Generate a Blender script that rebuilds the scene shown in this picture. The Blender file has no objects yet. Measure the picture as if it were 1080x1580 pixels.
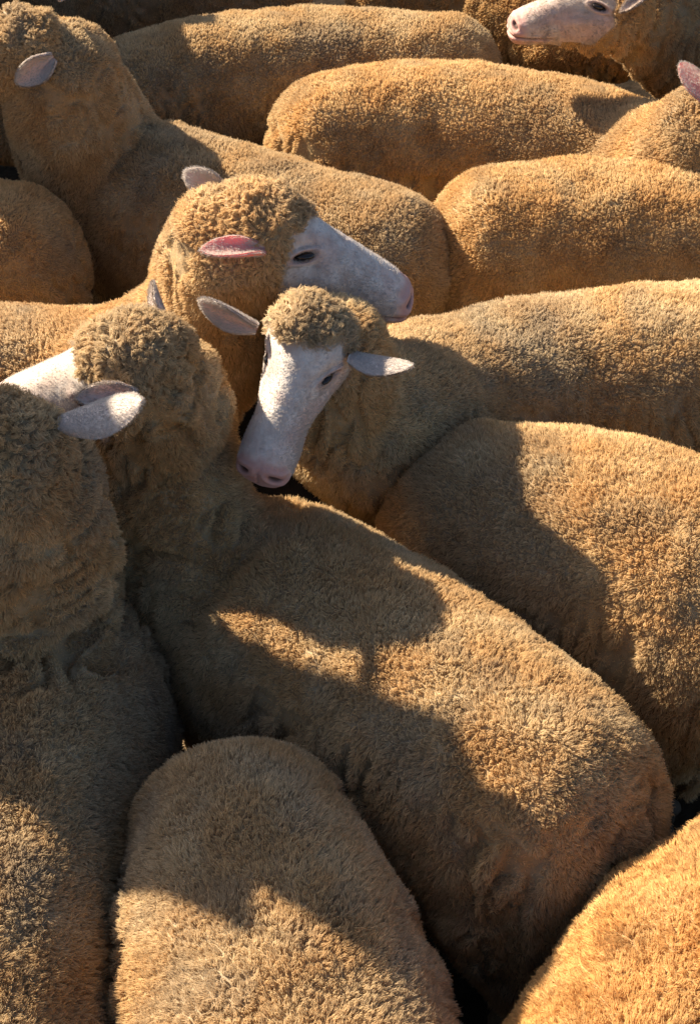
import bpy, math, random
import numpy as np
from mathutils import Vector

random.seed(7)
RNG = np.random.default_rng(7)
SC = bpy.context.scene
COL = SC.collection

# ------------------------------------------------------------------ camera
PITCH = math.radians(42.0)      # looking down
FPX = 2000.0                    # focal length in photo pixels (1080 x 1580)
CAMH = 2.10
cam_data = bpy.data.cameras.new("camera")
cam_data.sensor_fit = 'VERTICAL'
cam_data.sensor_height = 24.0
cam_data.sensor_width = 36.0
cam_data.lens = 24.0 * FPX / 1580.0
cam_data.clip_start = 0.05
cam_data.clip_end = 500.0
cam = bpy.data.objects.new("camera", cam_data)
cam.location = (0, 0, CAMH)
cam.rotation_euler = (math.pi / 2 - PITCH, 0, 0)
COL.objects.link(cam)
SC.camera = cam

# ------------------------------------------------------------------ light
SUN_AZ = math.radians(-33.0)    # heading the light travels to, from +x
SUN_EL = math.radians(36.0)
travel = Vector((math.cos(SUN_EL) * math.cos(SUN_AZ), math.cos(SUN_EL) * math.sin(SUN_AZ), -math.sin(SUN_EL)))
world = bpy.data.worlds.new("World")
SC.world = world
world.use_nodes = True
nt = world.node_tree
nt.nodes.clear()
wo = nt.nodes.new("ShaderNodeOutputWorld")
bg = nt.nodes.new("ShaderNodeBackground")
sky = nt.nodes.new("ShaderNodeTexSky")
sky.sky_type = 'NISHITA'
sky.sun_disc = False
sky.sun_elevation = SUN_EL
to_sun = -travel
sky.sun_rotation = math.atan2(to_sun.x, to_sun.y)
sky.dust_density = 2.0
bg.inputs[1].default_value = 0.048
nt.links.new(sky.outputs[0], bg.inputs[0])
nt.links.new(bg.outputs[0], wo.inputs[0])
sd = bpy.data.lights.new("sun", 'SUN')
sd.energy = 5.0
sd.angle = math.radians(0.5)
sd.color = (1.0, 0.84, 0.62)
so = bpy.data.objects.new("sun", sd)
so.rotation_euler = travel.to_track_quat('-Z', 'Y').to_euler()
so.location = (-4, 3, 5)
COL.objects.link(so)
SC.view_settings.view_transform = 'Standard'
SC.view_settings.look = 'None'
SC.view_settings.exposure = 1.7
SC.view_settings.gamma = 1.0
SC.cycles.max_bounces = 6
SC.cycles.diffuse_bounces = 3
SC.cycles.transmission_bounces = 4
SC.cycles.transparent_max_bounces = 4
try:
    SC.cycles_curves.shape = 'RIBBONS'
    SC.cycles_curves.subdivisions = 1
except Exception:
    pass

CP, SP = math.cos(PITCH), math.sin(PITCH)


def P(px, py, z):
    """photo pixel at world height z -> world point"""
    u, v = (px - 540.0) / FPX, (py - 790.0) / FPX
    d = np.array([u, CP - v * SP, -SP - v * CP])
    t = (z - CAMH) / d[2]
    return np.array([d[0] * t, d[1] * t, CAMH + d[2] * t])


def on_ray(px, py, near, toward):
    a = np.array([0, 0, CAMH])
    d = P(px, py, 0.5) - a
    d = d / np.linalg.norm(d)
    return a + d * (np.dot(np.asarray(near) - a, d) - toward)


def project(X):
    dx, dy, dz = X[:, 0], X[:, 1], X[:, 2] - CAMH
    dep = dy * CP - dz * SP
    up = dy * SP + dz * CP
    return 540 + FPX * dx / dep, 790 - FPX * up / dep, dep


# ------------------------------------------------------------------ noise
TN = 64
TAB = RNG.random((TN, TN, TN)).astype(np.float32) * 2 - 1


def noise(X, scale=1.0, off=0.0):
    Q = np.asarray(X, dtype=np.float64) * scale + off
    I = np.floor(Q).astype(np.int64)
    f = Q - I
    f = f * f * (3 - 2 * f)
    I0 = I % TN
    I1 = (I + 1) % TN
    x0, y0, z0 = I0.T
    x1, y1, z1 = I1.T
    fx, fy, fz = f.T
    a = TAB[x0, y0, z0] * (1 - fx) + TAB[x1, y0, z0] * fx
    b = TAB[x0, y1, z0] * (1 - fx) + TAB[x1, y1, z0] * fx
    c = TAB[x0, y0, z1] * (1 - fx) + TAB[x1, y0, z1] * fx
    d = TAB[x0, y1, z1] * (1 - fx) + TAB[x1, y1, z1] * fx
    return (a * (1 - fy) + b * fy) * (1 - fz) + (c * (1 - fy) + d * fy) * fz


def vnoise(X, scale, off):
    return np.stack([noise(X, scale, off + 11.3 * k) for k in range(3)], axis=1)


def nearest_cell(X, size, seed):
    """centre of the nearest jittered cell for each point (staples of wool)"""
    Q = X / size
    I = np.floor(Q).astype(np.int64)
    best = np.full(len(X), 1e9)
    bp = np.zeros_like(X)
    second = np.full(len(X), 1e9)
    for a in (-1, 0, 1):
        for b in (-1, 0, 1):
            for c in (-1, 0, 1):
                J = I + np.array([a, b, c])
                K = (J + seed) % TN
                jit = np.stack([TAB[K[:, 0], K[:, 1], K[:, 2]], TAB[K[:, 1], K[:, 2], K[:, 0]], TAB[K[:, 2], K[:, 0], K[:, 1]]], 1) * 0.5 + 0.5
                C = J + jit
                d = np.sum((C - Q) ** 2, axis=1)
                m = d < best
                second = np.where(m, best, np.minimum(second, d))
                best = np.where(m, d, best)
                bp[m] = C[m]
    return bp * size, np.sqrt(best), np.sqrt(second)


def unit(v):
    v = np.asarray(v, float)
    return v / np.maximum(np.linalg.norm(v, axis=-1, keepdims=True), 1e-9)


def smooth(a, b, x):
    t = np.clip((x - a) / (b - a), 0, 1)
    return t * t * (3 - 2 * t)


# ------------------------------------------------------------------ materials
def new_mat(name):
    m = bpy.data.materials.new(name)
    m.use_nodes = True
    n = m.node_tree
    n.nodes.clear()
    out = n.nodes.new("ShaderNodeOutputMaterial")
    return m, n, out


def nd(n, kind, **kw):
    x = n.nodes.new(kind)
    for k, v in kw.items():
        setattr(x, k, v)
    return x


def mixc(n, fac, a, b):
    m = nd(n, "ShaderNodeMix", data_type='RGBA')
    for i, v in ((0, fac), (6, a), (7, b)):
        if isinstance(v, bpy.types.NodeSocket):
            n.links.new(v, m.inputs[i])
        elif i == 0:
            m.inputs[0].default_value = v
        else:
            m.inputs[i].default_value = (*v, 1)
    return m.outputs[2]


def ramp(n, fac, lo, hi):
    r = nd(n, "ShaderNodeMapRange")
    r.inputs[1].default_value = lo
    r.inputs[2].default_value = hi
    n.links.new(fac, r.inputs[0])
    return r.outputs[0]


def noise_node(n, scale, detail=3):
    g = nd(n, "ShaderNodeNewGeometry")
    t = nd(n, "ShaderNodeTexNoise")
    t.inputs["Scale"].default_value = scale
    t.inputs["Detail"].default_value = detail
    n.links.new(g.outputs["Position"], t.inputs["Vector"])
    return t.outputs["Fac"]


def wool_color(n, tint):
    """dusty gold wool: patches of cream, gold and grey dirt"""
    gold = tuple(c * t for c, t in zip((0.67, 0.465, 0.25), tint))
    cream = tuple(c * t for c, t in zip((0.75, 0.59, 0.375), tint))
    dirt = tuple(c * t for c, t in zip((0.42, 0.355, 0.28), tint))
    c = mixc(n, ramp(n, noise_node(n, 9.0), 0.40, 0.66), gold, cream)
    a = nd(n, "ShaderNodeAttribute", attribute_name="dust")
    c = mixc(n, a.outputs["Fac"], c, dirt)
    return c


def wool_mat(name, tint=(1, 1, 1), face_shade=0.0):
    m, n, out = new_mat(name)
    c = wool_color(n, tint)
    hi = nd(n, "ShaderNodeHairInfo")
    r = ramp(n, hi.outputs["Random"], 0.0, 1.0)
    c2 = nd(n, "ShaderNodeHueSaturation")
    mr = nd(n, "ShaderNodeMapRange")
    mr.inputs[3].default_value = 0.72
    mr.inputs[4].default_value = 1.25
    n.links.new(r, mr.inputs[0])
    n.links.new(mr.outputs[0], c2.inputs["Value"])
    n.links.new(c, c2.inputs["Color"])
    fa = nd(n, "ShaderNodeAttribute", attribute_name="face")
    c3 = mixc(n, fa.outputs["Fac"], c2.outputs[0], tuple(a * (1 - face_shade) + b * face_shade for a, b in zip((0.62, 0.57, 0.54), (0.34, 0.23, 0.16))))  # face hair browned to stand in for shade on the face
    d = nd(n, "ShaderNodeBsdfDiffuse")
    t = nd(n, "ShaderNodeBsdfTranslucent")
    mx = nd(n, "ShaderNodeMixShader")
    mx.inputs[0].default_value = 0.45
    n.links.new(c3, d.inputs[0])
    sn = nd(n, "ShaderNodeAttribute", attribute_name="sn")
    g = nd(n, "ShaderNodeNewGeometry")
    vs = nd(n, "ShaderNodeVectorMath", operation='SCALE')
    vs.inputs["Scale"].default_value = 1.3
    n.links.new(sn.outputs["Vector"], vs.inputs[0])
    va = nd(n, "ShaderNodeVectorMath", operation='ADD')
    n.links.new(vs.outputs[0], va.inputs[0])
    n.links.new(g.outputs["Normal"], va.inputs[1])
    vn = nd(n, "ShaderNodeVectorMath", operation='NORMALIZE')
    n.links.new(va.outputs[0], vn.inputs[0])
    n.links.new(vn.outputs[0], d.inputs["Normal"])
    n.links.new(c3, t.inputs[0])
    n.links.new(d.outputs[0], mx.inputs[1])
    n.links.new(t.outputs[0], mx.inputs[2])
    n.links.new(mx.outputs[0], out.inputs[0])
    return m


def body_mat(name, tint=(1, 1, 1), face_shade=0.0):
    m, n, out = new_mat(name)
    c = wool_color(n, tint)
    hs_ = nd(n, "ShaderNodeHueSaturation")
    hs_.inputs["Value"].default_value = 0.45
    n.links.new(c, hs_.inputs["Color"])
    c = hs_.outputs[0]
    fa = nd(n, "ShaderNodeAttribute", attribute_name="face")
    pk = nd(n, "ShaderNodeAttribute", attribute_name="pink")
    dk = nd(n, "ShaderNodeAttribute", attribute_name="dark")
    mott = ramp(n, noise_node(n, 42.0, 7), 0.36, 0.62)
    skin = mixc(n, face_shade, mixc(n, mott, (0.50, 0.43, 0.40), (0.64, 0.60, 0.575)), (0.34, 0.23, 0.16))  # skin mixed to brown in place of shade on the face
    skin = mixc(n, pk.outputs["Fac"], skin, (0.46, 0.25, 0.23))
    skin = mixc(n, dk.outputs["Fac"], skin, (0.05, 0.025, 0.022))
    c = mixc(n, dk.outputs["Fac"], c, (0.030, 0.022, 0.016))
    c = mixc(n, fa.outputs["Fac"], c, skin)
    b = nd(n, "ShaderNodeBsdfPrincipled")
    n.links.new(c, b.inputs["Base Color"])
    b.inputs["Roughness"].default_value = 0.62
    b.inputs["Specular IOR Level"].default_value = 0.25
    bt = nd(n, "ShaderNodeBump")
    bt.inputs["Strength"].default_value = 0.35
    bt.inputs["Distance"].default_value = 0.002
    n.links.new(noise_node(n, 350.0, 3), bt.inputs["Height"])
    n.links.new(bt.outputs[0], b.inputs["Normal"])
    n.links.new(b.outputs[0], out.inputs[0])
    return m


def ear_mat(name, thin):
    m, n, out = new_mat(name)
    a = nd(n, "ShaderNodeAttribute", attribute_name="inner")
    c = mixc(n, a.outputs["Fac"], (0.74, 0.67, 0.63), (0.66, 0.48, 0.44))
    b = nd(n, "ShaderNodeBsdfPrincipled")
    b.inputs["Roughness"].default_value = 0.6
    n.links.new(c, b.inputs["Base Color"])
    bt = nd(n, "ShaderNodeBump")
    bt.inputs["Strength"].default_value = 0.4
    bt.inputs["Distance"].default_value = 0.002
    n.links.new(noise_node(n, 260.0, 4), bt.inputs["Height"])
    n.links.new(bt.outputs[0], b.inputs["Normal"])
    t = nd(n, "ShaderNodeBsdfTranslucent")
    t.inputs[0].default_value = ((0.95, 0.13, 0.07, 1) if thin > 0.35 else (0.88, 0.60, 0.50, 1))
    mx = nd(n, "ShaderNodeMixShader")
    mx.inputs[0].default_value = thin
    n.links.new(b.outputs[0], mx.inputs[1])
    n.links.new(t.outputs[0], mx.inputs[2])
    n.links.new(mx.outputs[0], out.inputs[0])
    return m


def eye_mat():
    m, n, out = new_mat("eye_dark")
    b = nd(n, "ShaderNodeBsdfPrincipled")
    b.inputs["Base Color"].default_value = (0.016, 0.010, 0.008, 1)
    b.inputs["Roughness"].default_value = 0.12
    n.links.new(b.outputs[0], out.inputs[0])
    return m


def dirt_mat():
    m, n, out = new_mat("trampled_dirt")
    b = nd(n, "ShaderNodeBsdfPrincipled")
    c = mixc(n, ramp(n, noise_node(n, 7.0, 8), 0.35, 0.65), (0.012, 0.009, 0.006), (0.030, 0.021, 0.014))
    n.links.new(c, b.inputs["Base Color"])
    b.inputs["Roughness"].default_value = 0.95
    b.inputs["Specular IOR Level"].default_value = 0.05
    bt = nd(n, "ShaderNodeBump")
    bt.inputs["Strength"].default_value = 0.8
    bt.inputs["Distance"].default_value = 0.02
    n.links.new(noise_node(n, 25.0, 8), bt.inputs["Height"])
    n.links.new(bt.outputs[0], b.inputs["Normal"])
    n.links.new(b.outputs[0], out.inputs[0])
    return m


EAR, EAR_RED, EYE = ear_mat('ear_skin', 0.30), ear_mat('thin_ear_skin', 0.55), eye_mat()
MATS = {}


def mats_for(tint, face_shade=0.0):
    k = tuple(round(t, 3) for t in (*tint, face_shade))
    if k not in MATS:
        MATS[k] = (body_mat("fleece_skin", tint, face_shade), wool_mat("wool_fibre", tint, face_shade))
    return MATS[k]


# ------------------------------------------------------------------ mesh helpers
def mesh_from(name, V, F):
    me = bpy.data.meshes.new(name)
    me.from_pydata([tuple(v) for v in V], [], [tuple(f) for f in F])
    me.update()
    return me


def catmull(pts, n):
    pts = np.asarray(pts, float)
    Q = np.vstack([2 * pts[0] - pts[1], pts, 2 * pts[-1] - pts[-2]])
    out = []
    for i in range(len(pts) - 1):
        p0, p1, p2, p3 = Q[i:i + 4]
        for k in range(n):
            t = k / n
            out.append(0.5 * ((2 * p1) + (-p0 + p2) * t + (2 * p0 - 5 * p1 + 4 * p2 - p3) * t * t + (-p0 + 3 * p1 - 3 * p2 + p3) * t ** 3))
    out.append(pts[-1])
    return np.array(out)


def tube(pts, n=8, seg=32, cap0=1.0, cap1=1.0, power=2.2):
    """loft through rows of x,y,z,rx,rz with rounded ends"""
    C = catmull(pts, n)
    T = unit(np.gradient(C[:, :3], axis=0))
    rows = []
    k = 7
    for i in range(1, k + 1):
        a = math.pi / 2 * i / k
        s, c = math.sin(math.pi / 2 - a), math.cos(math.pi / 2 - a)
        r = C[0, 3]
        rows.append((C[0, :3] - T[0] * r * cap0 * s, T[0], C[0, 3] * max(c, 0.02), C[0, 4] * max(c, 0.02)))
    for i in range(1, len(C) - 1):
        rows.append((C[i, :3], T[i], C[i, 3], C[i, 4]))
    for i in range(0, k + 1):
        a = math.pi / 2 * i / k
        s, c = math.sin(a), math.cos(a)
        rows.append((C[-1, :3] + T[-1] * C[-1, 3] * cap1 * s, T[-1], C[-1, 3] * max(c, 0.02), C[-1, 4] * max(c, 0.02)))
    V, F = [], []
    prevS = None
    th = np.linspace(0, 2 * math.pi, seg, endpoint=False)
    cx = np.sign(np.cos(th)) * np.abs(np.cos(th)) ** (2 / power)
    cz = np.sign(np.sin(th)) * np.abs(np.sin(th)) ** (2 / power)
    for c, t, rx, rz in rows:
        S = np.cross(t, [0, 0, 1.0])
        if np.linalg.norm(S) < 0.15 and prevS is not None:
            S = prevS - t * np.dot(prevS, t)
        S = unit(S)
        if prevS is not None:
            S = unit(S + 1.0 * prevS - t * np.dot(prevS, t))
        prevS = S
        U = np.cross(S, t)
        V.append(c + np.outer(cx * rx, S) + np.outer(cz * rz, U))
    V = np.vstack(V)
    m = len(rows)
    for i in range(m - 1):
        for j in range(seg):
            a, b = i * seg + j, i * seg + (j + 1) % seg
            F.append((a, b, b + seg, a + seg))
    F.append(tuple(range(seg - 1, -1, -1)))
    F.append(tuple(range((m - 1) * seg, m * seg)))
    return V, F


HEAD = [  # x, half width, top, bottom (unit head, poll at 0)
    (-0.036, 0.030, 0.006, -0.065),
    (-0.028, 0.050, 0.022, -0.095),
    (-0.008, 0.066, 0.036, -0.125),
    (0.022, 0.073, 0.044, -0.138),
    (0.050, 0.070, 0.040, -0.138),
    (0.080, 0.061, 0.028, -0.130),
    (0.112, 0.051, 0.016, -0.118),
    (0.150, 0.044, 0.006, -0.107),
    (0.185, 0.0451, -0.005, -0.100),
    (0.215, 0.0457, -0.014, -0.099),
    (0.240, 0.0440, -0.023, -0.097),
    (0.256, 0.0374, -0.034, -0.092),
    (0.264, 0.0209, -0.047, -0.080),
]


def head_mesh(M, O, hs):
    seg = 36
    H = catmull(HEAD, 4)
    th = np.linspace(0, 2 * math.pi, seg, endpoint=False)
    V, F = [], []
    for x, w, t, b in H:
        c, r = (t + b) / 2, (t - b) / 2
        s = np.sin(th)
        # narrower on top along the nose, narrower jaw
        taper = 1.0 - 0.16 * np.abs(s) ** 2 - 0.18 * np.clip(-s, 0, 1) * np.clip((0.2 - x) / 0.15, 0, 1)
        y = np.sign(np.cos(th)) * np.abs(np.cos(th)) ** 0.92 * w * taper
        z = c + np.sign(s) * np.abs(s) ** 0.92 * r
        L = np.stack([np.full(seg, x), y, z], 1) * hs
        V.append(L @ M + O)
    V = np.vstack(V)
    m = len(H)
    for i in range(m - 1):
        for j in range(seg):
            a, b = i * seg + j, i * seg + (j + 1) % seg
            F.append((a, a + seg, b + seg, b))
    F.append(tuple(range(seg)))
    F.append(tuple(range(m * seg - 1, (m - 1) * seg - 1, -1)))
    return V, F


def leg_pts(top, foot, r0, r1, knee):
    a, b = np.asarray(top, float), np.asarray(foot, float)
    k = a * 0.5 + b * 0.5 + np.asarray(knee)
    an = b + np.array([0, 0, 0.07])
    return [(*a, r0, r0), (*(a * .75 + k * .25), r0 * .9, r0 * .9), (*k, r1 * 1.15, r1 * 1.15), (*an, r1 * .85, r1 * .85), (*(b + np.array([0, 0, 0.018])), r1 * 1.15, r1 * 1.15)]


def ear_mesh(base, tip, inner, width, cup, fold=0.0):
    base, tip = np.asarray(base, float), np.asarray(tip, float)
    L = np.linalg.norm(tip - base)
    t = unit(tip - base)
    n = unit(np.asarray(inner, float) - t * np.dot(inner, t))
    s = np.cross(t, n)
    nu, nv = 26, 17
    top, bot = [], []
    for i in range(nu):
        u = i / (nu - 1)
        w = width * 0.5 * (0.42 + 0.58 * math.sin(min(1, u * 1.9) * math.pi / 2)) * (1 - max(0, (u - 0.35) / 0.65) ** 2.2) ** 0.62
        w = max(w, 0.0012)
        cu = cup * (1.5 - 1.1 * u)
        for j in range(nv):
            v = 2 * j / (nv - 1) - 1
            a = v * cu
            rr = w / max(cu, 0.05)
            y = math.sin(a) * rr
            h = (1 - math.cos(a)) * rr
            bend = -0.14 * L * u * u + fold * L * u ** 3
            p = base + t * L * u + s * y + n * (h + bend)
            nn = unit(n * math.cos(a) - s * math.sin(a))
            th = 0.0030 * (1 - 0.45 * abs(v) ** 3) * (1.7 - u)
            rip = 0.0016 * (math.sin(v * 9 + u * 3) + 0.6 * math.sin(u * 17 + v * 4)) * (1 - abs(v)) * (1 - u)
            top.append(p + nn * (th + rip))
            bot.append(p - nn * th)
    V = np.vstack([top, bot])
    F = []
    N = nu * nv
    for i in range(nu - 1):
        for j in range(nv - 1):
            a = i * nv + j
            F.append((a, a + 1, a + nv + 1, a + nv))
            F.append((N + a, N + a + nv, N + a + nv + 1, N + a + 1))
    edge = [i * nv for i in range(nu)] + [(nu - 1) * nv + j for j in range(1, nv)] + [i * nv + nv - 1 for i in range(nu - 2, -1, -1)] + [j for j in range(nv - 2, 0, -1)]
    for a, b in zip(edge, edge[1:] + edge[:1]):
        F.append((a, N + a, N + b, b))
    inner_v = []
    for i in range(nu):
        for j in range(nv):
            v = abs(2 * j / (nv - 1) - 1)
            inner_v.append(float(np.clip(1.15 - v * 1.2, 0, 1)) * 0.9)
    inner_v += [0.0] * N
    return V, F, inner_v


def attr(me, name, vals):
    a = me.attributes.new(name, 'FLOAT', 'POINT')
    a.data.foreach_set('value', np.asarray(vals, dtype=np.float32))


def shade(me):
    me.polygons.foreach_set('use_smooth', np.ones(len(me.polygons), dtype=bool))


def link_child(name, data, parent, mat):
    o = bpy.data.objects.new(name, data)
    COL.objects.link(o)
    o.parent = parent
    data.materials.append(mat)
    return o


# ------------------------------------------------------------------ the sheep
DENS = 1.0


def make_sheep(label, spine, head=None, ears=(), tint=(1, 1, 1), fine=False, wrinkle=0.0, woolen=1.0,
               cracks=1.0, legs=True, hair=0.0085, off=False, group='sheep packed together in the yard', bare=0.0, face_shade=0.0):
    """spine: rows (point, rx, rz) from rump to neck; head: (poll point, forward, up, size)"""
    seed = len([o for o in bpy.data.objects if o.name.startswith('sheep')]) * 3.7 + 1.3
    pts = [(*p, rx, rz) for p, rx, rz in spine]
    vs, fs = tube(pts, cap0=0.85, cap1=0.8)
    parts = [(vs, fs)]
    M = None
    if head is not None:
        O, fwd, up, hs = head
        fwd = unit(fwd)
        up = unit(np.asarray(up, float) - fwd * np.dot(up, fwd))
        left = np.cross(up, fwd)
        M = np.stack([fwd, left, up])
        parts.append(head_mesh(M, O, hs))
    base = (np.asarray(spine[0][0]) + np.asarray(spine[2][0])) / 2
    base = np.array([base[0], base[1], 0.0])
    if legs:
        for idx, sgn, kn in ((0, -1, -0.05), (2, 1, 0.03)):
            c = np.asarray(spine[idx][0], float)
            if idx == 0:
                dirv = np.asarray(spine[1][0], float) - c
            else:
                dirv = c - np.asarray(spine[1][0], float)
            dirv[2] = 0
            dirv = unit(dirv)
            side = np.cross([0, 0, 1.0], dirv)
            for s in (-1, 1):
                tp = c + side * s * spine[idx][1] * 0.55 + np.array([0, 0, -0.05])
                ft = tp.copy()
                ft[2] = 0.0
                ft += dirv * (0.02 if idx else -0.05)
                parts.append(tube(leg_pts(tp, ft, 0.10, 0.034, dirv * kn), n=5, seg=16, cap0=0.6, cap1=0.3))
    V, F = [], []
    o = 0
    for a, b in parts:
        V.append(a)
        F += [tuple(i + o for i in f) for f in b]
        o += len(a)
    V = np.vstack(V)
    me0 = mesh_from("tmp", V, F)
    ob0 = bpy.data.objects.new("tmp", me0)
    COL.objects.link(ob0)
    rm = ob0.modifiers.new("r", 'REMESH')
    rm.mode = 'VOXEL'
    rm.voxel_size = 0.0048 if fine else (0.0062 if wrinkle else 0.0085)
    sm = ob0.modifiers.new("s", 'SMOOTH')
    sm.factor = 0.5
    sm.iterations = 9 if fine else 6
    dg = bpy.context.evaluated_depsgraph_get()
    dg.update()
    me = bpy.data.meshes.new_from_object(ob0.evaluated_get(dg))
    bpy.data.objects.remove(ob0)
    bpy.data.meshes.remove(me0)
    if fine:
        import bmesh
        bm = bmesh.new()
        bm.from_mesh(me)
        OO = Vector(O)
        ff = Vector(fwd)
        es = [e for e in bm.edges if (e.verts[0].co - OO).length < 0.33 * hs and (e.verts[0].co - OO).dot(ff) > 0.035 * hs and (e.verts[1].co - OO).length < 0.33 * hs and (e.verts[1].co - OO).dot(ff) > 0.035 * hs]
        bmesh.ops.subdivide_edges(bm, edges=es, cuts=2, use_grid_fill=True, smooth=0.6)
        bm.to_mesh(me)
        bm.free()
    nv = len(me.vertices)
    co = np.empty(nv * 3)
    me.vertices.foreach_get('co', co)
    co = co.reshape(-1, 3)
    no = np.empty(nv * 3)
    me.vertices.foreach_get('normal', no)
    no = no.reshape(-1, 3)
    face = np.zeros(nv)
    pink = np.zeros(nv)
    dark = np.zeros(nv)
    axis = np.asarray(spine[-2][0]) - np.asarray(spine[0][0])
    axis[2] = 0
    axis = unit(axis)
    if M is not None:
        L = ((co - O) @ M.T) / hs
        x, y, z = L.T
        ay = np.abs(y)
        xb = 0.046 + 0.030 * smooth(0.0, 0.03, z) * (1 - smooth(0.03, 0.06, ay)) + 0.040 * smooth(-0.045, -0.10, z)
        xb += noise(L, 60, seed) * 0.009 + noise(L, 22, seed + 3) * 0.014 + bare
        zb = np.interp(x, [h[0] for h in HEAD], [h[3] for h in HEAD])
        inhead = (x < 0.30) & (ay < 0.09) & (z > zb - 0.007) & (z < 0.09)
        wb = np.interp(x, [h[0] for h in HEAD], [h[1] for h in HEAD])
        inhead &= ay < wb + 0.008
        xb = xb + 0.07 * (1 - smooth(0.012, 0.030, z - zb)) * (x < 0.15)
        face = smooth(0, 0.016, x - xb) * inhead
        # eyes
        ex, ey, ez = 0.080, 0.055, -0.014
        near = np.exp(-((ay - ey) / 0.03) ** 2)
        rx_, rz_ = (x - ex) + 0.25 * (z - ez), (z - ez) - 0.28 * (x - ex)
        q = np.sqrt((rx_ / 0.0150) ** 2 + (rz_ / 0.0058) ** 2)
        q2 = np.sqrt((rx_ / 0.030) ** 2 + (rz_ / 0.022) ** 2)
        d = np.zeros(nv)
        d += -0.0050 * np.exp(-q2 ** 2) * near
        d += -0.0040 * (1 - smooth(0.7, 1.15, q)) * near
        d += 0.0032 * np.exp(-((q - 1.6) / 0.55) ** 2) * near * (1 + 0.7 * smooth(-0.004, 0.006, rz_))
        d += 0.0040 * np.exp(-(((x - ex) / 0.03) ** 2 + ((z - ez - 0.024) / 0.010) ** 2)) * near
        dark = np.maximum(dark, 0.9 * (1 - smooth(0.85, 1.15, q)) * near)
        dark = np.maximum(dark, 0.5 * np.exp(-((x - ex - 0.024) / 0.008) ** 2 - ((z - ez + 0.010) / 0.004) ** 2) * near)
        pink = np.maximum(pink, 0.55 * np.exp(-((q - 1.4) / 0.5) ** 2) * near)
        dark = np.maximum(dark, 0.40 * np.exp(-((q - 1.15) / 0.35) ** 2) * near)
        # cheek bone and muzzle hollow
        d += 0.004 * np.exp(-((x - 0.125) / 0.03) ** 2 - ((z + 0.045) / 0.012) ** 2) * (ay > 0.02)
        d += -0.003 * np.exp(-((x - 0.165) / 0.03) ** 2 - ((z + 0.045) / 0.02) ** 2) * (ay > 0.02)
        # nostrils: slanted commas
        nx, nz_ = x - 0.252, z + 0.047
        nq = np.sqrt(((nz_ + 0.55 * (ay - 0.027)) / 0.0050) ** 2 + ((ay - 0.0275) / 0.0105) ** 2)
        fr = smooth(0.225, 0.240, x)
        d += -0.007 * (1 - smooth(0.6, 1.3, nq)) * fr
        d += 0.0022 * np.exp(-((nq - 1.9) / 0.5) ** 2) * fr
        dark = np.maximum(dark, 0.95 * (1 - smooth(0.7, 1.25, nq)) * fr)
        # philtrum and mouth line
        d += -0.0025 * np.exp(-(ay / 0.0022) ** 2) * smooth(0.24, 0.25, x) * smooth(-0.070, -0.062, z) * (z < -0.038)
        ml = z + 0.0700 + 0.13 * (0.262 - x)
        lip = smooth(0.165, 0.185, x)
        d += -0.0036 * np.exp(-(ml / 0.0020) ** 2) * lip
        dark = np.maximum(dark, 0.8 * np.exp(-(ml / 0.0019) ** 2) * lip)
        d += 0.0016 * np.exp(-((np.abs(ml) - 0.006) / 0.0035) ** 2) * lip
        pink = np.maximum(pink, 0.9 * smooth(0.222, 0.250, x + noise(L, 80, 3) * 0.006))
        pink = np.maximum(pink, 0.60 * np.exp(-((z + 0.082) / 0.012) ** 2) * smooth(0.16, 0.2, x))
        pink = np.maximum(pink, 0.30 * smooth(0.0, 0.5, noise(L, 28, 9)) * face)
        d *= inhead * face
        d += noise(L, 160, 5) * 0.0004 * face
        co += no * (d * hs)[:, None]
        # curly top knot bulges
        knot = (1 - face) * inhead * smooth(-0.07, 0.0, x) * smooth(-0.02, 0.02, z)
        co += no * (knot * (0.003 + 0.009 * noise(co, 38, seed)))[:, None]
    wool = 1 - face
    # body lumps, small staples
    lump = noise(co, 4.5, seed + 31) * 0.005 + noise(co, 9, seed) * 0.005 + noise(co, 19, seed + 5) * 0.0035 + noise(co, 60, seed + 9) * 0.0028
    # partings of the fleece, running down the flanks
    perp = np.array([-axis[1], axis[0], 0.0])

    def parting(X, nz, wid):
        Wp = vnoise(X, 16, seed) * 0.35
        Q = np.stack([(X @ axis) * 26, (X @ perp) * 9, X[:, 2] * 8], 1) + Wp + seed
        _, f1, f2 = nearest_cell(Q, 1.0, int(seed * 3))
        c = (1 - smooth(wid * 0.4, wid, f2 - f1)) * smooth(0.05, 0.35, noise(X, 7, seed + 20) + 0.12) * cracks
        c *= 1 - smooth(0.25, 0.6, nz)
        if wrinkle > 0:
            npt = np.asarray(spine[-1][0], float)
            nb = np.asarray(spine[-3][0], float)
            nax = unit(npt - nb)
            u1 = unit(np.cross(nax, [0.2, 0.9, 0.1]))
            u2 = np.cross(nax, u1)
            tt = (X - nb) @ nax
            ln = np.linalg.norm(npt - nb)
            rr = np.linalg.norm((X - nb) - np.outer(tt, nax), axis=1)
            m = smooth(-0.10, -0.02, tt) * (1 - smooth(ln - 0.02, ln + 0.06, tt)) * (1 - smooth(0.19, 0.23, rr))
            Q = np.stack([tt * 30, (X @ u1) * 7, (X @ u2) * 7], 1) + vnoise(X, 9, seed + 3) * 0.9
            _, f1, f2 = nearest_cell(Q, 1.0, int(seed * 2) + 5)
            w2 = (1 - smooth(wid * 0.5, wid * 1.25, f2 - f1)) * smooth(-0.25, 0.1, noise(X, 8, seed + 41))
            c = np.maximum(c, w2 * m * wrinkle)
        return c
    dark = np.maximum(dark, 1 - smooth(0.12, 0.27, co[:, 2]))  # legs painted near black towards the ground, as shade between the bodies
    crack = parting(co, no[:, 2], 0.24)
    if wrinkle > 0:
        lump -= crack * 0.007
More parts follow.
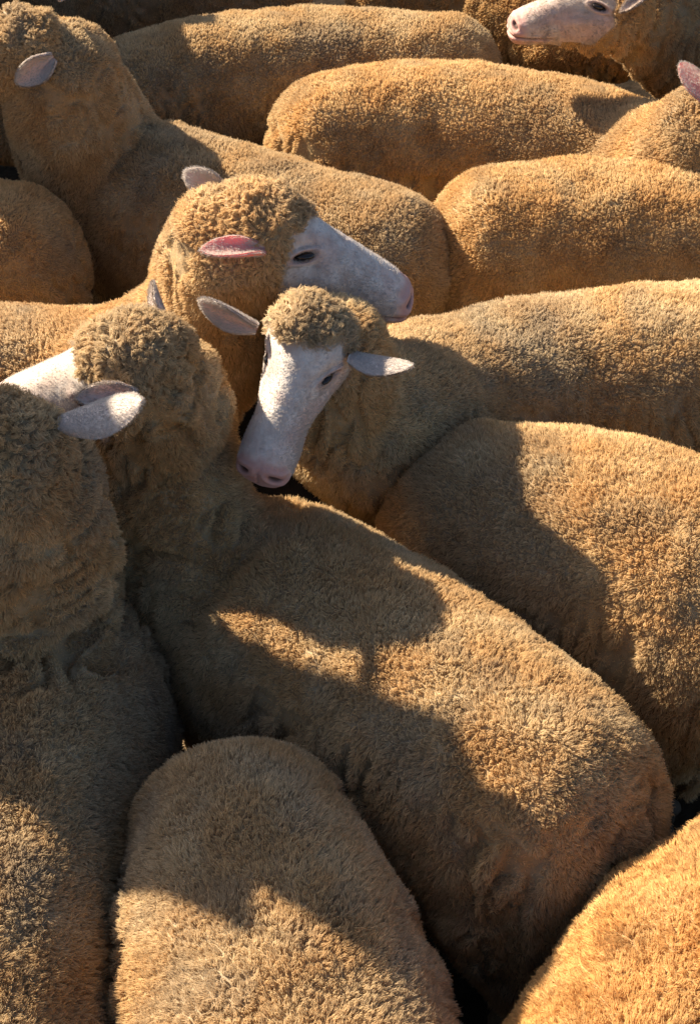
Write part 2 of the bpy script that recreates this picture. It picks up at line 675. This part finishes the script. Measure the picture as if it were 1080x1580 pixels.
    co += no * ((lump - crack * 0.009) * wool)[:, None]
    me.vertices.foreach_set('co', co.ravel())
    me.update()
    me.vertices.foreach_get('normal', no.ravel()) if False else None
    no2 = np.empty(nv * 3)
    me.vertices.foreach_get('normal', no2)
    no = no2.reshape(-1, 3)
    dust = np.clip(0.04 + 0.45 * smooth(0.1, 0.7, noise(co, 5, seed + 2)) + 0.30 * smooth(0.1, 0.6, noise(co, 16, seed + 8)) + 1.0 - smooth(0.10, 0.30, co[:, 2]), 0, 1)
    attr(me, 'face', face)
    attr(me, 'pink', pink)
    attr(me, 'dark', dark)
    attr(me, 'dust', dust)
    shade(me)
    bmat, wmat = mats_for(tint, face_shade)
    me.materials.clear()
    me.materials.append(bmat)
    me.name = 'sheep'
    root = bpy.data.objects.new('sheep', me)
    COL.objects.link(root)
    me.transform(__import__('mathutils').Matrix.Translation(Vector(-base)))
    root.location = Vector(base)
    root['label'] = label
    root['category'] = 'sheep'
    root['group'] = group

    # ears and eyes
    ear_R, ear_N, ear_D = [], [], []
    for bpx, tpx, sd_, toward, inn_d, wid, cup, *red in ears:
        bw = on_ray(*bpx, O + M[1] * sd_ * 0.066 * hs, 0.05 if toward > 0.06 else 0.0)
        tw = on_ray(*tpx, bw, toward)
        V, F, inn = ear_mesh(bw, tw, inn_d, wid, cup)
        em = mesh_from('ear', V - base, F)
        attr(em, 'inner', inn)
        em.calc_loop_triangles()
        et = np.array([t.vertices[:] for t in em.loop_triangles])
        ea, eb, ec = V[et[:, 0]], V[et[:, 1]], V[et[:, 2]]
        cr_ = np.cross(eb - ea, ec - ea)
        ar = 0.5 * np.linalg.norm(cr_, axis=1)
        ar = ar * (1 - 0.75 * np.asarray(inn)[et].mean(1))
        ne = int(ar.sum() * (2.0e5 if red else 6.0e5) * DENS)
        pk_ = np.clip(np.searchsorted(np.cumsum(ar), RNG.random(ne) * ar.sum()), 0, len(et) - 1)
        q1, q2 = np.sqrt(RNG.random(ne)), RNG.random(ne)
        ear_R.append(ea[pk_] * (1 - q1)[:, None] + eb[pk_] * (q1 * (1 - q2))[:, None] + ec[pk_] * (q1 * q2)[:, None])
        en = unit(cr_)[pk_]
        ein = unit(np.asarray(inn_d, float))
        istop = (et.max(1) < 26 * 17)[pk_]
        dd = en @ ein
        en = np.where((istop & (dd < 0)) | (~istop & (dd > 0)), -1, 1)[:, None] * en
        ear_N.append(en)
        ear_D.append(unit(0.9 * unit(tw - bw) + 0.45 * en + 0.15 * RNG.standard_normal((ne, 3))))
        shade(em)
        eo = link_child('ear', em, root, EAR_RED if red else EAR)
        if red:
            eo['label'] = 'thin ear glowing red where the sun shines through'
    if M is not None:
        for s in (-1, 1):
            c = (np.array([0.080, s * 0.0475, -0.014]) * hs) @ M + O
            nu_, nv_ = 10, 16
            V, F = [], []
            for i in range(nu_ + 1):
                for j in range(nv_):
                    a, b = math.pi * i / nu_, 2 * math.pi * j / nv_
                    l = np.array([0.0145 * math.sin(a) * math.cos(b), 0.0088 * math.cos(a), 0.0052 * math.sin(a) * math.sin(b)]) * hs
                    l[2] += 0.28 * l[0]
                    V.append(l @ M + c - base)
            for i in range(nu_):
                for j in range(nv_):
                    F.append((i * nv_ + j, i * nv_ + (j + 1) % nv_, (i + 1) * nv_ + (j + 1) % nv_, (i + 1) * nv_ + j))
            em = mesh_from('eye', V, F)
            shade(em)
            link_child('eye', em, root, EYE)

    # ---------------- wool fibres
    me.calc_loop_triangles()
    nt_ = len(me.loop_triangles)
    tri = np.empty(nt_ * 3, dtype=np.int32)
    me.loop_triangles.foreach_get('vertices', tri)
    tri = tri.reshape(-1, 3)
    A, B, Cc = co[tri[:, 0]], co[tri[:, 1]], co[tri[:, 2]]
    area = 0.5 * np.linalg.norm(np.cross(B - A, Cc - A), axis=1)
    cen = (A + B + Cc) / 3
    tn = unit(np.cross(B - A, Cc - A))
    px, py, dep = project(cen)
    viewv = unit(np.array([0, 0, CAMH]) - cen)
    fc = np.sum(tn * viewv, axis=1)
    inframe = (px > -70) & (px < 1150) & (py > -80) & (py < 1660) & (dep > 0.3)
    den = 680000.0 / np.maximum(dep, 1.0) ** 1.25 * (0.30 + 0.70 * smooth(-0.35, 0.15, fc))
    den = np.where(inframe, den, den * 0.10)
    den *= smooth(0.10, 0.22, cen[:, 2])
    tf = face[tri].mean(1)
    den *= np.where(tf > 0.5, 1.3 if fine else 0.8, 1.0)
    cnt = area * den * DENS
    tot = int(cnt.sum())
    cum = np.cumsum(cnt)
    pick = np.searchsorted(cum, RNG.random(tot) * cum[-1])
    pick = np.clip(pick, 0, nt_ - 1)
    r1, r2 = RNG.random(tot), RNG.random(tot)
    s1 = np.sqrt(r1)
    w = np.stack([1 - s1, s1 * (1 - r2), s1 * r2], 1)
    tv = tri[pick]
    R = (co[tv] * w[:, :, None]).sum(1)
    N = unit((no[tv] * w[:, :, None]).sum(1))
    hf = (face[tv] * w).sum(1)
    hd = (dust[tv] * w).sum(1)
    hc = parting(R, N[:, 2], 0.30)
    hk = (dark[tv] * w).sum(1)
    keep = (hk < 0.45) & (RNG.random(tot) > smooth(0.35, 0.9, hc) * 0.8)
    if M is not None:
        Lh = ((R - O) @ M.T) / hs
        keep &= ~((hf > 0.5) & (Lh[:, 0] > 0.236))
    R, N, hf, hd, hc, tv = R[keep], N[keep], hf[keep], hd[keep], hc[keep], tv[keep]
    nbody = len(R)
    if ear_R:
        eR, eN, eD = np.vstack(ear_R), np.vstack(ear_N), np.vstack(ear_D)
        ne = len(eR)
        R, N = np.vstack([R, eR]), np.vstack([N, eN])
        hf = np.concatenate([hf, np.ones(ne)])
        hd = np.concatenate([hd, np.zeros(ne)])
        hc = np.concatenate([hc, np.zeros(ne)])
    n = len(R)
    isf = hf > 0.5
    C, d1, d2 = nearest_cell(R, 0.0115, int(seed * 7))
    C2, e1, e2 = nearest_cell(R + vnoise(R, 40, seed) * 0.006, 0.030, int(seed * 5) + 3)
    ln = hair * (0.75 + 0.5 * RNG.random(n)) * (1 + 0.30 * noise(R, 30, seed)) * woolen
    ln *= 1 - 0.85 * np.clip(hc, 0, 1)
    knotm = np.zeros(n)
    if M is not None:
        Lr = ((R - O) @ M.T) / hs
        knotm = smooth(-0.09, -0.03, Lr[:, 0]) * (Lr[:, 0] < 0.12) * smooth(-0.10, -0.03, Lr[:, 2]) * (np.abs(Lr[:, 1]) < 0.11) * (~isf)
    ln *= 1 + 0.15 * knotm
    ln[isf] = 0.0050 * (0.7 + 0.6 * RNG.random(isf.sum()))
    grav = np.array([0, 0, -1.0])
    back = -axis
    dirv = N + 0.22 * grav + 0.12 * back + 0.24 * vnoise(R, 22, seed + 4)
    # staples share a lean
    dirv += (0.15 + 0.35 * knotm)[:, None] * vnoise(C, 331.7, seed) * (~isf)[:, None]
    if M is not None:
        dirv[isf] = 0.45 * N[isf] - 0.25 * M[2] - 0.75 * M[0] + 0.15 * RNG.standard_normal((isf.sum(), 3))
    if ear_R:
        dirv[nbody:] = eD
    dirv = unit(dirv)
    toC = C - R
    toC -= N * np.sum(toC * N, 1)[:, None]
    toC2 = C2 - R
    toC2 -= N * np.sum(toC2 * N, 1)[:, None]
    cl = np.where(isf, 0.0, 0.40 + 0.35 * knotm)[:, None]
    cl2 = np.where(isf, 0.0, 0.10 + 0.12 * knotm)[:, None]
    fr = RNG.standard_normal((n, 3)) * 0.0011
    fr[isf] *= 0.2
    ca = 0.0022 * knotm + 0.0010
    ca[isf] = 0
    ph = noise(C, 517.3, 1.0) * 6.28
    Tn = unit(np.cross(N, [0.31, 0.2, 0.93]))
    Bn = np.cross(N, Tn)
    npt_ = 5
    pos = np.empty((n, npt_, 3), dtype=np.float32)
    for k in range(npt_):
        t = k / (npt_ - 1)
        p = R + dirv * (ln * t)[:, None] + toC * cl * t ** 1.2 + toC2 * cl2 * t + fr * t * 1.4
        an = ph + t * 5.5
        p += (Tn * np.cos(an)[:, None] + Bn * np.sin(an)[:, None]) * (ca * t)[:, None]
        p -= N * 0.001 * (1 - t)
        pos[:, k] = p - base
    _, _, dp = project(R)
    rad0 = 0.00026 * np.clip(dp, 1.2, 4.5) ** 0.75
    rad0[isf] *= 0.55
    rad = rad0[:, None] * np.array([1.0, 1.0, 0.95, 0.8, 0.35])[None, :]
    hcv = bpy.data.hair_curves.new('fleece')
    hcv.add_curves([npt_] * n)
    hcv.position_data.foreach_set('vector', pos.ravel())
    for nm, val in (('radius', rad), ('face', np.repeat(hf[:, None], npt_, 1)), ('dust', np.repeat(hd[:, None], npt_, 1))):
        a = hcv.attributes.get(nm) or hcv.attributes.new(nm, 'FLOAT', 'POINT')
        a.data.foreach_set('value', val.astype(np.float32).ravel())
    a = hcv.attributes.new('sn', 'FLOAT_VECTOR', 'POINT')
    a.data.foreach_set('vector', np.repeat(N[:, None, :], npt_, 1).astype(np.float32).ravel())
    link_child('fleece', hcv, root, wmat)
    print('sheep', label[:40], 'verts', nv, 'hairs', n)
    return root


def W(p, dx, dy, dz):
    return np.asarray(p, float) + np.array([dx, dy, dz])


# ------------------------------------------------------------------ ground
gm = bpy.data.meshes.new('ground')
gs = 200
g = 80
gv = []
xs = np.concatenate([[-250, -60, -15], np.linspace(-6, 6, 61), [15, 60, 250]])
ys = np.concatenate([[-250, -60, -12], np.linspace(-3, 9, 61), [20, 60, 250]])
gx, gy = np.meshgrid(xs, ys)
gp = np.stack([gx.ravel(), gy.ravel(), np.zeros(gx.size)], 1)
gp[:, 2] = np.minimum(noise(gp, 3.0, 2) * 0.02 + noise(gp, 9.0, 4) * 0.008 - 0.012, 0.0)
nx = len(xs)
gf = [(j * nx + i, j * nx + i + 1, (j + 1) * nx + i + 1, (j + 1) * nx + i) for j in range(len(ys) - 1) for i in range(nx - 1)]
gm = mesh_from('ground', gp, gf)
shade(gm)
gm.materials.append(dirt_mat())
go = bpy.data.objects.new('ground', gm)
go['kind'] = 'structure'
COL.objects.link(go)

# ------------------------------------------------------------------ the flock
ZB = 0.46
S = lambda px, py, z, rx, rz: (P(px, py, z), rx, rz)

# profile sheep looking over the others
pa = P(381, 331, 1.01)
make_sheep('sheep in profile looking right, bluish white face and glowing red ear',
           [S(-330, 640, .46, .19, .22), S(-130, 640, .46, .21, .23), S(60, 640, .46, .20, .22), S(200, 615, .52, .175, .19), S(318, 520, .70, .130, .14), S(345, 430, .86, .112, .125), (pa + np.array([-.035, -.01, -.06]), .095, .105)],
           head=(pa, (.92, .13, -.37), (.33, .10, .94), 1.26),
           ears=[((408, 388), (313, 378), -1, .03, (-.1, -.4, .9), .050, 1.1, 1),
                 ((352, 303), (285, 267), 1, .0, (.3, -.9, .2), .058, .8)],
           tint=(1.04, .98, .9), fine=True)

# sheep facing the viewer
pb = P(488, 492, 0.955)
make_sheep('sheep facing the viewer with narrow white face, pink nose and ears held out sideways',
           [S(1330, 608, .46, .19, .22), S(1090, 610, .46, .21, .23), S(860, 626, .46, .205, .225), S(690, 652, .50, .18, .21), S(592, 660, .60, .158, .17), S(524, 612, .72, .122, .13), (pb + np.array([.025, .06, -.09]), .082, .082)],
           head=(pb, (-.36, -.76, -.54), (-.05, -.56, .83), 1.01),
           ears=[((398, 505), (305, 472), -1, .0, (-.2, -.9, -.1), .056, .9),
                 ((540, 548), (632, 577), 1, .02, (0, -.1, -1), .060, .7)],
           tint=(1.02, 1.0, .95), fine=True, bare=-.020)

# central sheep, back to the viewer
pc = P(228, 547, 1.0)
make_sheep('big sheep stretched across the middle, face turned away left, shadow bands on its back',
           [S(840, 1285, .46, .185, .25), S(630, 1115, .46, .215, .235), S(410, 965, .46, .21, .225), S(290, 850, .56, .16, .18), S(252, 704, .725, .122, .13), S(242, 610, .865, .108, .118)],
           head=(pc, (-.92, .21, -.32), (-.36, -.19, .91), 1.22),
           ears=[((212, 610), (124, 612), 1, .04, (0, -.6, .7), .046, 1.2),
                 ((252, 486), (229, 438), -1, -.02, (-.7, -.6, 0), .040, 1.1)],
           tint=(.95, .92, .87), wrinkle=1.0, face_shade=.3, fine=False)  # greyed tint deepens its shade; face browned as shade too

# bottom left sheep
pd_ = P(38, 672, 1.03)
make_sheep('sheep seen from behind with long pale ear pointing right, wrinkled neck, cut by the frame',
           [S(-40, 1760, .46, .165, .21), S(0, 1430, .46, .175, .22), S(65, 1110, .46, .205, .225), S(30, 960, .60, .170, .19), S(20, 820, .80, .142, .155), S(20, 755, .91, .122, .13)],
           head=(pd_, (-.75, .56, -.38), (.15, .5, .82), 1.06),
           ears=[((92, 652), (232, 630), -1, .07, (.1, .45, -.9), .064, 0.9),
                 ((-40, 600), (-120, 560), 1, 0, (-.5, .5, .5), .060, .9)],
           tint=(.92, .90, .87), wrinkle=1.0)  # greyed tint puts shade tone into the wool

# bottom rump
make_sheep('rounded grey-gold rump at the bottom, upper half shaded and lower half sunlit',
           [S(376, 1330, .46, .165, .21), S(400, 1460, .46, .205, .23), S(460, 1720, .46, .215, .23), (W(P(480, 1900, .46), 0, -.1, .02), .17, .19), (W(P(480, 1900, .46), .02, -.25, .12), .13, .14), (W(P(480, 1900, .46), .03, -.33, .2), .11, .11)],
           tint=(.97, .95, .92))  # wool slightly greyed to suit its shaded half

# bottom right
make_sheep('golden sheep back cut off by the lower right corner',
           [S(1215, 1470, .46, .20, .23), S(1090, 1610, .46, .215, .23), S(960, 1800, .46, .20, .22), (W(P(960, 1800, .46), -.16, -.16, .06), .16, .17), (W(P(960, 1800, .46), -.25, -.25, .14), .13, .13), (W(P(960, 1800, .46), -.3, -.3, .2), .11, .11)],
           tint=(1.0, .82, .58))

# right, large rump
make_sheep('broad sheep with rump to the centre, front of its back in a neighbour\'s shadow',
           [S(734, 841, .46, .20, .235), S(906, 896, .46, .24, .265), S(1096, 966, .46, .24, .26), S(1276, 976, .54, .18, .19), S(1376, 946, .66, .14, .14), S(1416, 916, .72, .12, .12)],
           tint=(1.03, .97, .86))

# upper middle right
make_sheep('fluffy sheep back with furrowed fleece below the longest back, cut by the frame',
           [S(755, 406, .46, .195, .225), S(900, 402, .46, .21, .235), S(1070, 406, .46, .21, .23), S(1240, 384, .52, .17, .18), S(1330, 354, .64, .14, .14), S(1370, 324, .7, .12, .12)],
           tint=(1.04, .97, .84))

# long back
pu = P(1120, 165, 0.82)
make_sheep('long golden sheep back ending in a small pink ear at the frame edge',
           [S(503, 251, .46, .195, .225), S(668, 238, .46, .215, .235), S(868, 258, .46, .205, .22), S(978, 275, .50, .17, .185), S(1043, 253, .62, .145, .15), S(1083, 213, .72, .12, .12)],
           head=(pu, (.92, .05, -.35), (.3, 0, .95), 1.08),
           ears=[((1090, 158), (1051, 95), -1, .0, (.2, -.9, .2), .056, .9, 1),
                 ((1125, 140), (1115, 90), 1, 0, (.2, -.9, .2), .056, .9)],
           tint=(1.06, .97, .82))

# shaded top left sheep
pt = P(58, 52, 0.95)
make_sheep('sheep at the upper left with shaded brown back, thick curly neck and small folded ear',
           [S(596, 434, .46, .19, .215), S(406, 384, .46, .205, .22), S(211, 317, .46, .205, .225), S(146, 247, .58, .175, .185), S(111, 167, .74, .155, .155), S(101, 112, .84, .13, .13)],
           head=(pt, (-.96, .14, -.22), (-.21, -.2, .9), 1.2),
           ears=[((82, 88), (30, 128), 1, .03, (.1, -.8, .1), .070, 1.1),
                 ((100, 0), (80, -50), -1, 0, (0, -.9, .2), .056, .9)], bare=.10,
           tint=(.86, .84, .82))  # wool darkened and greyed to deepen its shade

# sheep behind, top centre left
make_sheep('sheep standing behind the brown necked one, curly back half in shadow',
           [S(690, 144, .46, .19, .215), S(500, 142, .46, .205, .225), S(290, 162, .46, .205, .225), S(150, 177, .48, .16, .17), S(50, 182, .44, .13, .13), S(-20, 187, .42, .11, .11)],
           tint=(.92, .90, .86))  # greyed wool stands in for deeper shade

# top strip sheep
make_sheep('dark shaded sheep back along the upper frame edge at left',
           [S(415, -26, .46, .18, .205), S(290, -26, .46, .20, .22), S(120, -26, .46, .20, .22), S(10, -48, .52, .16, .17), S(-60, -78, .6, .13, .13), S(-90, -98, .68, .11, .11)],
           tint=(.80, .77, .74))  # darkest tint, shade put into the wool colour
make_sheep('bronze sheep rump along the upper frame edge beside the small white muzzle',
           [S(610, -30, .46, .20, .22), S(730, -18, .46, .205, .225), S(880, 24, .46, .20, .22), S(1000, 20, .52, .16, .17), S(1080, -58, .6, .13, .13), S(1110, -78, .68, .11, .11)],
           tint=(1.0, .86, .66))

# top right head
py_ = P(973, -15, 0.92)
make_sheep('sheep at the upper right looking left with pale muzzle and woolly cheek',
           [S(1500, 120, .46, .19, .22), S(1330, 120, .46, .205, .225), S(1180, 125, .47, .20, .22), S(1100, 85, .58, .17, .185), S(1035, 40, .72, .15, .16), S(1000, 5, .82, .125, .13)],
           head=(py_, (-1., -.08, -.04), (-.04, .05, 1.), 1.14),
           ears=[((1000, -10), (958, 14), 1, .03, (0, -.5, .8), .036, 1.2),
                 ((1000, -55), (990, -90), -1, 0, (0, -.8, .3), .05, 1.0)],
           tint=(1.0, .90, .76), fine=True, face_shade=.55)  # face browned as if it stood in shade

# left middle rump
make_sheep('smooth shaded rump at the left edge above the sunlit strip of back',
           [S(30, 425, .46, .19, .215), S(-150, 415, .46, .205, .225), S(-330, 410, .46, .20, .22), S(-450, 390, .52, .16, .17), S(-520, 330, .66, .13, .13), S(-560, 290, .74, .11, .11)],
           tint=(1.0, .92, .80))

# ------------------------------------------------------------------ boards added out of frame on the left to cast shade
def box(bm_v, bm_f, a, b):
    o = len(bm_v)
    (x0, y0, z0), (x1, y1, z1) = a, b
    bv = 0.004
    # chamfered box: two rings of eight along z
    pr = [(x0 + bv, y0), (x1 - bv, y0), (x1, y0 + bv), (x1, y1 - bv), (x1 - bv, y1), (x0 + bv, y1), (x0, y1 - bv), (x0, y0 + bv)]
    for z in (z0, z1):
        bm_v.extend([(x, y, z) for x, y in pr])
    for k in range(8):
        bm_f.append((o + k, o + (k + 1) % 8, o + 8 + (k + 1) % 8, o + 8 + k))
    bm_f.append(tuple(o + k for k in range(7, -1, -1)))
    bm_f.append(tuple(o + 8 + k for k in range(8)))


def wood_mat():
    m, n, out = new_mat("weathered_timber")
    b = nd(n, "ShaderNodeBsdfPrincipled")
    n.links.new(mixc(n, ramp(n, noise_node(n, 14.0, 6), 0.3, 0.7), (0.16, 0.12, 0.085), (0.30, 0.25, 0.19)), b.inputs["Base Color"])
    b.inputs["Roughness"].default_value = 0.85
    n.links.new(b.outputs[0], out.inputs[0])
    return m


WOOD = wood_mat()


def boards(name, label, cat, gx, y0, y1, h, nposts):
    root = bpy.data.objects.new(name, None)
    root.location = (gx, y0, 0)
    root['label'] = label
    root['category'] = cat
    COL.objects.link(root)
    for i in range(nposts):
        y = (y1 - y0 - 0.07) * i / (nposts - 1)
        V, F = [], []
        box(V, F, (-0.035, y, 0), (0.035, y + 0.07, h))
        link_child('post', mesh_from('post', V, F), root, WOOD)
    z = 0.12
    k = 0
    while z + 0.17 < h + 0.02:
        V, F = [], []
        box(V, F, (0.037, 0.002, z), (0.062, y1 - y0 - 0.002, min(z + 0.172, h - 0.003)))
        link_child('board', mesh_from('board', V, F), root, WOOD)
        z += 0.1745
        k += 1


root = bpy.data.objects.new('shade_planks', None)  # unseen planks, added to shade the left and bottom sheep
root.location = (-1.47, 1.69, 0)
root['label'] = 'added unseen plank screen with uneven tops, casting shade on the leftmost sheep'
root['category'] = 'shade screen'
COL.objects.link(root)
for y0, y1, h in ((0, .070, 1.86), (.073, .138, 1.97), (.141, .210, 2.03), (.213, .330, 2.06), (.333, .400, 2.08), (.403, .488, 2.08)):
    V, F = [], []
    box(V, F, (-0.012, y0, 0.04), (0.012, y1, h))
    link_child('plank', mesh_from('plank', V, F), root, WOOD)
for z in (0.35, 1.45):
    V, F = [], []
    box(V, F, (-0.050, 0.0, z), (-0.014, 0.515, z + 0.09))
    link_child('rail', mesh_from('rail', V, F), root, WOOD)
for y in (0.02, 0.41):
    V, F = [], []
    box(V, F, (-0.115, y, 0), (-0.052, y + 0.06, 1.62))
    link_child('post', mesh_from('post', V, F), root, WOOD)

boards('shade_boards', 'added unseen board screen, casting shade on the upper left sheep', 'fence', -1.47, 3.04, 5.6, 1.62, 3)  # unseen boards, added to throw shade on the upper left sheep
